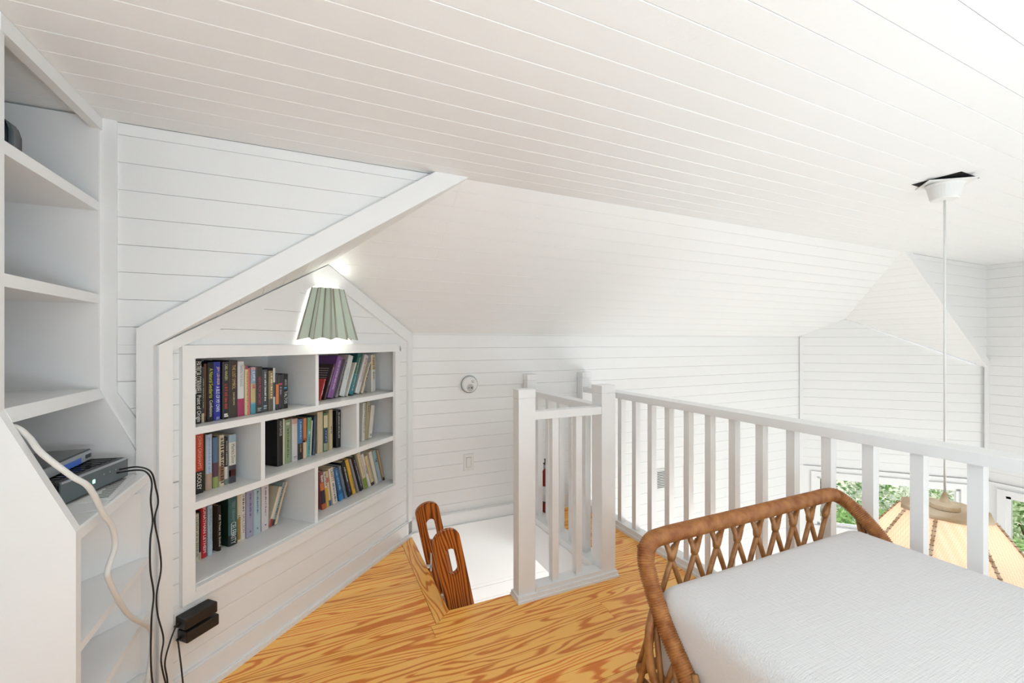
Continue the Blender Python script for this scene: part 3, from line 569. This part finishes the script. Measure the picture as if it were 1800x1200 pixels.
for k in range(NP):
    a, b_, c, d = bot[k], bot[k + 1], top[k + 1], top[k]; n = (b_ - a).cross(d - a).normalized() * .0012
    MB().add([a - n, b_ - n, c - n, d - n, a + n, b_ + n, c + n, d + n], [(0, 1, 2, 3), (4, 7, 6, 5), (0, 4, 5, 1), (1, 5, 6, 2), (2, 6, 7, 3), (3, 7, 4, 0)]).build('shade_pleat', SAGE, wlp)
STI = mat('dark_stitch', srgb(120, 84, 60), .7); mb = MB()
for k in range(NP + 1):
    for off in (-1, 1):
        j = min(max(k + off, 0), NP)
        for q in range(46):
            f = (q + .5) / 46; p = bot[k].lerp(top[k], f).lerp(bot[j].lerp(top[j], f), .09); p = p + Vector((0, -.0016, 0)); e = .0015
            mb.box(p.x - e, p.x + e, p.y - e, p.y + e, p.z - e, p.z + e)
st_ = mb.build('edge_stitching', STI, wlp); st_['kind'] = 'stuff'
box('wall_plate', PLAST, wlp, -.05, .05, -.012, 0, .08, .2, .003)
MB().tube([(0, -.01, .14), (0, -.035, .14), (0, -.045, .12)], .008).lathe([(.001, .11), (.014, .112), (.016, .15), (.001, .152)], 16, 0, -.045).build('socket', PLAST, wlp)
BULB = mat('lit_bulb', (1, 1, 1), .5, emit=(1, .96, .88, 14))
MB().lathe([(.004, .15), (.013, .158), (.022, .175), (.024, .19), (.018, .206), (.004, .213)], 20, 0, -.045).build('bulb', BULB, wlp, True)
pl = bpy.data.lights.new('wall_lamp_light', 'POINT'); pl.energy = 1.7; pl.shadow_soft_size = .03; pl.color = (1, .97, .92)
po = bpy.data.objects.new('wall_lamp_light', pl); C.objects.link(po); po.location = BW @ Vector((.765, -.045, 1.42))

# ------------------------------------------------------------------ small wall fittings
sd = thing('smoke_detector', 'round white smoke detector on the far wall', 'smoke detector', (1.0, YA, 1.0), (math.radians(90), 0, 0))
MB().lathe([(.066, 0), (.066, .012), (.058, .018), (.056, .03), (.048, .038), (.002, .04)], 40).build('body', PLAST, sd, False)
MB().lathe([(.060, .0165), (.0615, .0165), (.0615, .0185), (.060, .0185)], 40).build('rim_shadow_gap', GREYP, sd)
MB().box(.012, .03, .014, .017, .0385, .0405).box(.012, .015, .014, .03, .0385, .0405).box(.014, .03, .028, .0305, .036, .0385).build('printed_mark', GREYP, sd)
MB().lathe([(.026, .0388), (.026, .0412), (.001, .0412)], 24, 0, -.022).build('sensor_grille', mat('grey_plastic', srgb(196, 196, 192), .5), sd)
MB().box(-.016, -.006, -.026, -.02, .041, .0425).box(.004, .016, -.03, -.016, .041, .0425).box(-.004, 0, -.014, -.01, .041, .0425).build('sensor_slot', GREYP, sd)
sw = thing('light_switch', 'white rocker light switch on the far wall', 'switch', (1.0, YA, .442))
box('plate', PLAST, sw, -.037, .037, -.006, 0, -.06, .06, .002); box('rocker', PLAST, sw, -.017, .017, -.0095, -.006, -.034, .034, .0015)
MB().box(-.0185, .0185, -.0065, -.0058, -.0355, .0355).build('rocker_gap', mat('gap_grey', srgb(140, 138, 134), .8), sw)
vg = thing('vent_grille', 'small white wall vent with dark slots beyond the loft railing', 'vent', (2.84, YA, .08))
box('frame', PLAST, vg, -.105, .105, -.008, 0, -.095, .095, .002); box('duct_dark_sheet', DARK, vg, -.088, .088, -.0088, -.008, -.078, .078)  # black sheet imitates the darkness between the slats
for k in range(11): box('slat', PLAST, vg, -.088, .088, -.013, -.0085, -.078 + k * .0148, -.078 + k * .0148 + .0075)
wk = thing('wall_key_panel', 'small white control plate with dark keys beyond the loft railing', 'control panel', (3.12, YA, .08))
box('plate', PLAST, wk, -.05, .05, -.008, 0, -.105, .105, .003)
for z in (-.085, -.01, .02, .09): box('key', BLACKP, wk, -.012 + .004 * (z > 0), .012, -.011, -.008, z - .006, z + .003)

# ------------------------------------------------------------------ fire extinguisher in the narrow passage
fe = thing('fire_extinguisher', 'red fire extinguisher standing behind the stair guard', 'fire extinguisher', (1.562, 2.80, 0))
RED = mat('red_enamel', srgb(150, 28, 26), .25)
MB().lathe([(.04, .0), (.042, .006), (.042, .30), (.036, .33), (.018, .35), (.016, .36), (.001, .36)], 28).build('cylinder', RED, fe, True)
MB().lathe([(.0426, .13), (.0426, .24)], 28).build('label', PAPER, fe, True)
MB().lathe([(.0427, .12), (.0427, .128)], 28).build('label_band', BLACKP, fe, True)
MB().lathe([(.014, .36), (.018, .365), (.018, .39), (.001, .392)], 16).build('valve', SILV, fe)
MB().box(-.012, .012, -.06, .02, .392, .40).box(-.01, .01, -.065, .01, .425, .432).box(-.006, .006, 0, .012, .39, .432).build('handle', BLACKP, fe)
MB().tube(smooth_path([(0, -.018, .38), (0, -.05, .375), (.0, -.062, .34), (0, -.055, .25), (0, -.048, .2)]), .007).build('hose', BLACKP, fe, True)

# ------------------------------------------------------------------ equipment on the shelf tower
md = thing('router', 'black router with slate front lying on the sloped shelf tower', 'router', (-.576, 1.625, .8685), (0, 0, math.radians(-13)))
MB().box(-.19, .0, -.13, .145, 0, .066, .012).build('case', BLACKP, md)
MB().box(-.001, .004, -.124, .139, .006, .060, .003).build('front_panel', GREYP, md); MB().box(-.004, .003, -.118, .132, .0595, .064).build('silver_edge', SILV, md)
for k in range(12): box('vent_rib', BLACKG, md, -.165, -.02, -.115 + k * .021, -.107 + k * .021, .066, .068)
LEDM = mat('green_led', (.1, .9, .4), .5, emit=(.2, 1, .5, 3)); box('status_light', LEDM, md, .004, .005, -.012, -.004, .028, .038)
for y in (.03, .055, .08): box('indicator', SILV, md, .004, .0046, y, y + .003, .04, .044)
cb = thing('set_top_box', 'silver-fronted black box stacked on the router', 'set-top box', (-.638, 1.635, .9365), (0, 0, math.radians(-3)))
MB().box(-.12, 0, -.12, .125, 0, .034, .004).build('case', BLACKG, cb); MB().box(0, .004, -.116, .121, .003, .031).build('front_panel', SILV, cb)
MB().box(.004, .0052, -.03, .06, .003, .02).build('display', mat('blue_display', srgb(60, 96, 180), .3, emit=(.1, .25, .9, .05)), cb); MB().box(.004, .0055, .085, .097, .011, .022).box(.004, .0055, .101, .113, .011, .022).build('button', BLACKP, cb)
pp = thing('printed_leaflet', 'printed leaflets lying under the router on the sloped shelf tower', 'leaflet', (-.57, 1.62, .8625), (0, 0, math.radians(6)))
MB().box(-.12, .045, -.16, .15, 0, .002).build('sheet', PAPER, pp); MB().box(-.1, .052, -.08, .165, .002, .004).build('sheet', PAPER, pp)
mb = MB(); [mb.box(.01 + .003 * (q % 2), .04, -.06 + q * .017, -.05 + q * .017, .004, .0043) for q in range(12)]; mb.build('print', bmat('8a8c8e'), pp)
spk = thing('speaker', 'black rounded speaker on the top shelf of the tower', 'speaker', (-.76, 1.455, 1.7545))
MB().box(-.06, .05, -.1, .085, 0, .125, .035).build('body', BLACKP, spk, True); MB().box(-.058, .054, .086, .1, .004, .117, .03).build('end_cap', GREYP, spk, True); MB().box(-.058, .052, .100, .112, .004, .115, .03).build('end_trim', BLACKG, spk, True)
CW = mat('white_cable', (.78, .76, .72), .45)
tag(MB().tube(smooth_path([(-.80, 1.40, 1.118), (-.70, 1.372, 1.113), (-.63, 1.369, 1.108), (-.60, 1.367, 1.081), (-.568, 1.345, 1.045), (-.52, 1.352, .985), (-.495, 1.37, .949), (-.487, 1.42, .868), (-.483, 1.462, .817), (-.483, 1.48, .757), (-.483, 1.438, .717), (-.483, 1.445, .684), (-.483, 1.516, .586), (-.483, 1.596, .501), (-.483, 1.747, .376), (-.483, 1.763, .302), (-.483, 1.727, .217), (-.48, 1.70, .08), (-.45, 1.66, .012), (-.40, 1.55, .009)], 8), .0065, 10).build('white_cable', CW, None, True), 'thick white cable looping down the front of the shelf tower', 'cable')
tag(MB().tube(smooth_path([(-.55, 1.70, .90), (-.50, 1.69, .905), (-.475, 1.69, .895), (-.465, 1.70, .86), (-.465, 1.69, .806), (-.465, 1.708, .736), (-.465, 1.686, .682), (-.465, 1.686, .594), (-.465, 1.717, .498), (-.465, 1.696, .42), (-.465, 1.70, .25), (-.44, 1.70, .08), (-.40, 1.68, .01)], 8), .0026, 8).build('black_cable', BLACKP, None, True), 'thin black cable hanging straighter beside the shelf tower', 'cable')
tag(MB().tube(smooth_path([(-.55, 1.72, .905), (-.50, 1.70, .912), (-.47, 1.71, .89), (-.462, 1.727, .832), (-.462, 1.749, .779), (-.460, 1.708, .736), (-.462, 1.76, .632), (-.462, 1.778, .55), (-.460, 1.727, .492), (-.462, 1.744, .419), (-.455, 1.775, .32), (-.45, 1.733, .27), (-.44, 1.76, .15), (-.41, 1.74, .01)], 8), .0026, 8).build('black_cable', BLACKP, None, True), 'thin black cable bowing outward nearest the bookcase casing', 'cable')
ot = thing('wall_outlet', 'white wall outlet below the left corner of the bookcase', 'outlet'); ot.matrix_world = BW @ Matrix.Translation((.068, 0, .30))
box('plate', PLAST, ot, -.045, .045, -.006, 0, -.062, .062, .002); MB().box(-.016, .016, -.008, -.006, .012, .04).box(-.016, .016, -.008, -.006, -.04, -.012).build('receptacle', PLAST, ot)
for z, y, lab in ((.312, .0, 'upper black power adapter plugged in below the bookcase'), (.262, .006, 'lower black power adapter plugged in below the bookcase')):
    ad = thing('power_adapter', lab, 'power adapter', (0, 0, 0), group='power adapters at the outlet'); ad.matrix_world = BW @ Matrix.Translation((.115 + y, 0, z))
    MB().box(-.06, .055, -.062, -.009, -.02, .02, .005).build('body', BLACKP, ad); MB().box(-.03, -.02, -.01, -.0085, -.005, .005).build('prong', SILV, ad)
    MB().tube([(-.058, -.03, -.002), (-.075, -.032, -.004)], .005).build('strain_relief', BLACKP, ad)
    MB().tube(smooth_path([(-.072, -.032, -.004), (-.10, -.05, -.03), (-.12, -.055, -.09), (-.115, -.06, -.16), (-.12, -.07, -z + .03), (-.09, -.10, -z + .004)] if y == 0 else [(-.072, -.032, -.004), (-.085, -.06, -.02), (-.085, -.075, -.1), (-.08, -.08, -.2), (-.09, -.09, -z + .006), (-.13, -.09, -z + .004)], 8), .0026, 8).build('cord', BLACKP, ad, True)
tie = MB().tube(smooth_path([(-.425, 1.665, .02), (-.41, 1.68, .03), (-.395, 1.665, .02), (-.41, 1.65, .012), (-.428, 1.668, .02)], 6), .005, 8).build('cable_tie', mat('brown_tie', srgb(90, 48, 34), .5), None, True); tag(tie, 'brown twist tie around the cables on the floor', 'cable tie')

# ------------------------------------------------------------------ rattan daybed with mattress
bed = thing('rattan_daybed', 'rattan daybed with wrapped curved end rail and crossed canes', 'bed', (1.38, 0, 0))
def D(o): o.location = (-1.38, 0, 0); return o
rim = smooth_path([(.875, .50, .30), (.872, .64, .335), (.872, .735, .375), (.87, .80, .425), (.87, .852, .478), (.87, .902, .538), (.872, .950, .612), (.882, .982, .668), (.915, 1.0, .70), (.97, 1.003, .708), (1.1, 1.003, .709), (1.4, 1.003, .709), (1.7, 1.003, .709), (1.80, 1.003, .709), (1.852, .998, .70), (1.872, .965, .675), (1.876, .915, .635), (1.876, .86, .58), (1.876, .80, .50), (1.876, .72, .42), (1.876, .60, .35), (1.875, .50, .30)], 40)
# resample the rim evenly and alternate the radius for the wrapping
Ls = [0]
for i in range(1, len(rim)): Ls.append(Ls[-1] + (rim[i] - rim[i - 1]).length)
def at(s):
    lo = 0
    for i in range(1, len(Ls)):
        if Ls[i] >= s: return rim[i - 1].lerp(rim[i], (s - Ls[i - 1]) / max(Ls[i] - Ls[i - 1], 1e-9))
    return rim[-1]
nr = int(Ls[-1] / .0015); path = [at(Ls[-1] * k / nr) for k in range(nr + 1)]
D(MB().tube(path, [(.0214, .0250, .0258, .0250)[k % 4] for k in range(nr + 1)], 14).build('wrapped_rim', RATT, bed, True))
def cane(p, q, r=.0085, name='cane'):
    p, q = Vector(p), Vector(q); D(MB().tube([p, p.lerp(q, .5), q], [r, r * .95, r], 8).build(name, CANE, bed, True))
xs = [.905 + .0985 * k for k in range(10)]
for k, x in enumerate(xs):
    if k > 0: cane((x + .028, 1.003, .695), (max(x - .125, .875), 1.008, .695 - .365 * min(1, (x + .028 - .875) / .153)))
    if k < 9: cane((x - .028, 1.003, .695), (min(x + .125, 1.872), 1.0, .695 - .365 * min(1, (1.872 - x + .028) / .153)))
    D(MB().tube([(x + .016, 1.004, .668), (x, 1.004, .640), (x - .003, 1.004, .625)], [.010, .0135, .010], 8).build('cane_joint', CANE, bed, True))
for sx in (.868, 1.878):
    ys = [.93, .86, .78, .70, .62]
    for k, y in enumerate(ys):
        zt = (.60 if sx < 1 else .645) - .235 * (k / 4) ** .8; cane((sx, y + .01, zt), (sx - .02, y - .07, .22)); cane((sx, y - .02, zt - .03), (sx - .02, y + .07, .22))
    # looped canes outside the arm
    s = -1 if sx < 1 else 1
    D(MB().tube(smooth_path([(sx, .93, .56), (sx + s * .03, .92, .50), (sx + s * .038, .905, .42), (sx + s * .03, .88, .36), (sx + s * .005, .86, .31)], 6), .0115, 8).build('looped_cane', CANE, bed, True))
    D(MB().tube(smooth_path([(sx + s * .01, .80, .40), (sx + s * .05, .82, .365), (sx + s * .06, .80, .31), (sx + s * .045, .72, .265), (sx, .64, .25)], 6), .014, 8).build('looped_cane', CANE, bed, True))
    D(MB().tube([(sx, .93, .0), (sx, .93, .32)], .017, 12).build('leg', CANE, bed, True)); D(MB().tube([(sx, -.86, 0), (sx, -.86, .40)], .017, 12).build('leg', CANE, bed, True))
    D(MB().tube([(sx, .99, .23), (sx, -.9, .23)], .017, 12).build('side_rail', CANE, bed, True)); D(MB().tube([(sx, .99, .31), (sx, -.9, .31)], .013, 12).build('side_rail', CANE, bed, True))
D(MB().tube([(.868, .995, .335), (1.878, .995, .335)], .014, 12).build('end_rail', CANE, bed, True)); D(MB().tube([(.868, -.88, .32), (1.878, -.88, .32)], .014, 12).build('end_rail', CANE, bed, True))
D(box('slat_base', CANE, bed, .885, 1.86, -.88, .97, .315, .33))
bm = bmesh.new(); bmesh.ops.create_cube(bm, size=1)
for v in bm.verts: v.co = Vector((v.co.x * .985, v.co.y * 1.84, v.co.z * .275))
bmesh.ops.bevel(bm, geom=bm.edges[:], offset=.062, segments=6, affect='EDGES', profile=.5)
bmesh.ops.triangulate(bm, faces=[f for f in bm.faces if f.calc_area() > .05]); bmesh.ops.subdivide_edges(bm, edges=bm.edges[:], cuts=1, use_grid_fill=True)
me = bpy.data.meshes.new('mattress'); bm.to_mesh(me); bm.free(); me.materials.append(COTTON); me.polygons.foreach_set('use_smooth', [True] * len(me.polygons))
ma = bpy.data.objects.new('mattress', me); C.objects.link(ma); ma.location = (1.376, .045, .468); tag(ma, 'white crinkle cotton covered mattress on the rattan daybed', 'mattress')

# ------------------------------------------------------------------ pendant lamp over the lower room
pn = thing('pendant_lamp', 'large cane pendant lamp hanging on a white cord beyond the railing', 'lamp', (2.6, .955, 0))
box('opening_dark_sheet', DARK, pn, -.085, .085, -.085, .085, ZC - .0015, ZC - .0005)  # flat black square painted as the dark inside of the hole
pt = box('cover_plate', PLAST, pn, -.082, .082, -.082, .082, -.002, .002); pt.location = (.002, -.002, ZC - .012); pt.rotation_euler = (math.radians(4), math.radians(-3), math.radians(38))
MB().lathe([(.066, ZC - .014), (.066, ZC - .02), (.062, ZC - .026), (.05, ZC - .082), (.044, ZC - .086), (.001, ZC - .087)], 32).build('canopy', PLAST, pn)
MB().tube([(0, 0, ZC - .08), (0, 0, .60)], .0045, 8).build('cord', PLAST, pn, True)
BLOND = wood('blond_wood', srgb(226, 205, 176), srgb(196, 168, 132), 12, .5, 'X', .05)
MB().lathe([(.006, .62), (.012, .60), (.02, .575), (.05, .565), (.052, .548), (.001, .546)], 24).build('cap', BLOND, pn)
MB().lathe([(.158, .546), (.160, .54), (.160, .53), (.150, .527), (.001, .527)], 8).build('top_disc', BLOND, pn)
CN = mat('woven_cane', srgb(238, 214, 176), .6); nt = CN.node_tree; bs = nt.nodes['Principled BSDF']
ck = nt.nodes.new('ShaderNodeTexChecker'); ck.inputs['Scale'].default_value = 170; ck.inputs[1].default_value = (*srgb(252, 240, 228), 1); ck.inputs[2].default_value = (*srgb(244, 220, 198), 1)
tc = nt.nodes.new('ShaderNodeTexCoord'); nt.links.new(tc.outputs['Object'], ck.inputs[0]); nt.links.new(ck.outputs[0], bs.inputs['Base Color'])
tl = nt.nodes.new('ShaderNodeBsdfTranslucent'); nt.links.new(ck.outputs[0], tl.inputs[0]); mx = nt.nodes.new('ShaderNodeMixShader'); mx.inputs[0].default_value = .45
nt.links.new(bs.outputs[0], mx.inputs[1]); nt.links.new(tl.outputs[0], mx.inputs[2]); nt.links.new(mx.outputs[0], nt.nodes['Material Output'].inputs[0])
NS = 8; a0 = math.radians(10)
ring = lambda r, z: [Vector((r * math.cos(a0 + 2 * math.pi * k / NS), r * math.sin(a0 + 2 * math.pi * k / NS), z)) for k in range(NS)]
rt_, rb_ = ring(.155, .53), ring(.46, .09)
for k in range(NS):
    a, b_, c, d = rb_[k], rb_[(k + 1) % NS], rt_[(k + 1) % NS], rt_[k]; n = (b_ - a).cross(d - a).normalized() * .002
    MB().add([a - n, b_ - n, c - n, d - n, a + n, b_ + n, c + n, d + n], [(0, 1, 2, 3), (4, 7, 6, 5), (0, 4, 5, 1), (1, 5, 6, 2), (2, 6, 7, 3), (3, 7, 4, 0)]).build('cane_panel', CN, pn)
    rib = MB().tube([a * 1.004, d * 1.004], .006, 8).build('rib', BLOND, pn)
    mb = MB()
    for q in range(26):
        p = a.lerp(d, (q + .5) / 26) * 1.004; mb.box(p.x - .0062, p.x + .0062, p.y - .0062, p.y + .0062, p.z - .0013, p.z + .0013)
    mb.build('lashing', STI, rib)
MB().lathe([(.006, .46), (.03, .44), (.042, .40), (.03, .365), (.004, .355)], 20).build('bulb', mat('pendant_bulb', (1, 1, 1), .5, emit=(1, .95, .86, 10)), pn, True)
pl = bpy.data.lights.new('pendant_light', 'POINT'); pl.energy = 2.2; pl.shadow_soft_size = .05; pl.color = (1, .94, .86); po = bpy.data.objects.new('pendant_light', pl); C.objects.link(po); po.location = (2.6, .955, .30)

# ------------------------------------------------------------------ garden outside the far windows
GR = mat('garden_ground', srgb(176, 172, 150), .95, bump=((1, 1, 1), 9, .6)); nt = GR.node_tree; n = nt.nodes.new('ShaderNodeTexNoise'); n.inputs['Scale'].default_value = 2.2; n.inputs['Detail'].default_value = 6
cr = nt.nodes.new('ShaderNodeValToRGB'); cr.color_ramp.elements[0].color = (*srgb(112, 132, 84), 1); cr.color_ramp.elements[1].color = (*srgb(214, 208, 194), 1); cr.color_ramp.elements[0].position = .42; cr.color_ramp.elements[1].position = .6
nt.links.new(n.outputs['Fac'], cr.inputs[0]); nt.links.new(cr.outputs[0], nt.nodes['Principled BSDF'].inputs['Base Color'])
g = box('ground_garden', GR, None, 4.0, 26, -8, 20, ZB - .4, ZB - .2); struct(g, 'garden ground beyond the windows')
LEAF = []  # leaf colours lightened to carry the window glare and haze
for i, c in enumerate(((150, 184, 118), (178, 204, 146), (128, 166, 112), (202, 216, 178), (228, 232, 218))):
    m = mat('leaf_%d' % i, srgb(*c), .5); LEAF.append(m)
    nt = m.node_tree; bs = nt.nodes['Principled BSDF']; tl = nt.nodes.new('ShaderNodeBsdfTranslucent'); tl.inputs[0].default_value = (*srgb(*[min(255, x + 20) for x in c]), 1)
    mx = nt.nodes.new('ShaderNodeMixShader'); mx.inputs[0].default_value = .35; nt.links.new(bs.outputs[0], mx.inputs[1]); nt.links.new(tl.outputs[0], mx.inputs[2]); nt.links.new(mx.outputs[0], nt.nodes['Material Output'].inputs[0])
def shrub(name, label, loc, rx, h, nleaf, size, mi, cat='shrub'):
    r = random.Random(hash(label) % 999 if False else int(loc[0] * 131 + loc[1] * 17)); t = thing(name, label, cat, loc, (0, 0, 0), 'plants in the garden'); mb = MB()
    for _ in range(nleaf):
        a = r.uniform(0, 6.283); zz = r.random(); rr = math.sqrt(max(0, 1 - (zz * 1.9 - .9) ** 2 * .9)) * r.uniform(.55, 1)
        c = Vector((rx * rr * math.cos(a), rx * rr * math.sin(a), h * (.08 + .92 * zz))); s = size * r.uniform(.6, 1.3)
        d1 = Vector((r.uniform(-1, 1), r.uniform(-1, 1), r.uniform(-.5, .8))).normalized(); d2 = d1.orthogonal().normalized(); d2 = (Matrix.Rotation(r.uniform(0, 3.1), 3, d1) @ d2)
        mb.add([c - d1 * s * .5, c + d2 * s * .28, c + d1 * s * .6, c - d2 * s * .28], [(0, 1, 2, 3)])
    mb.build('foliage', LEAF[mi], t)
    mb = MB(); [mb.tube([(0, 0, 0), (rx * .3 * math.cos(k), rx * .3 * math.sin(k), h * .6)], [.03, .012], 6) for k in (0, 2, 4)]; mb.build('stem', mat('bark', srgb(112, 92, 74), .9), t); return t
zg = ZB - .2
for x, y, rx, h, nl, sz, mi, lab in (
 (7.6, 3.6, .8, 1.5, 2600, .10, 0, 'dense green shrub nearest the far picture window, left side'), (8.6, 2.7, .9, 1.3, 2600, .14, 1, 'broad-leaved light green shrub behind the pendant lamp'),
 (9.6, 3.9, 1.1, 1.9, 3000, .09, 4, 'pale flowering shrub seen through the far picture window'), (10.6, 2.6, 1.2, 1.8, 3000, .10, 3, 'pale green shrub far behind the picture window'),
 (9.6, 5.6, 1.3, 2.6, 3200, .10, 2, 'dark green tall shrub at the left of the garden'), (11.8, 4.4, 1.5, 2.8, 3400, .11, 0, 'tall green shrub at the back of the garden, left'),
 (12.6, 2.6, 1.5, 3.0, 3400, .11, 2, 'tall dark green shrub at the back of the garden, centre'), (7.6, 1.75, .55, .95, 1300, .17, 0, 'large-leaved low plant outside the right window'),
 (8.7, 1.4, .8, 1.4, 2200, .15, 1, 'light green shrub outside the right window'), (11.2, 1.2, 1.4, 2.6, 3200, .11, 2, 'dark green shrub far behind the right window'),
 (7.0, 2.95, .5, .7, 1000, .16, 3, 'low pale plant close under the far picture window'), (13.4, .4, 1.6, 3.0, 3200, .12, 0, 'tall green shrub at the right end of the garden')):
    shrub('garden_shrub', lab, (x, y, zg), rx, h, nl, sz, mi)
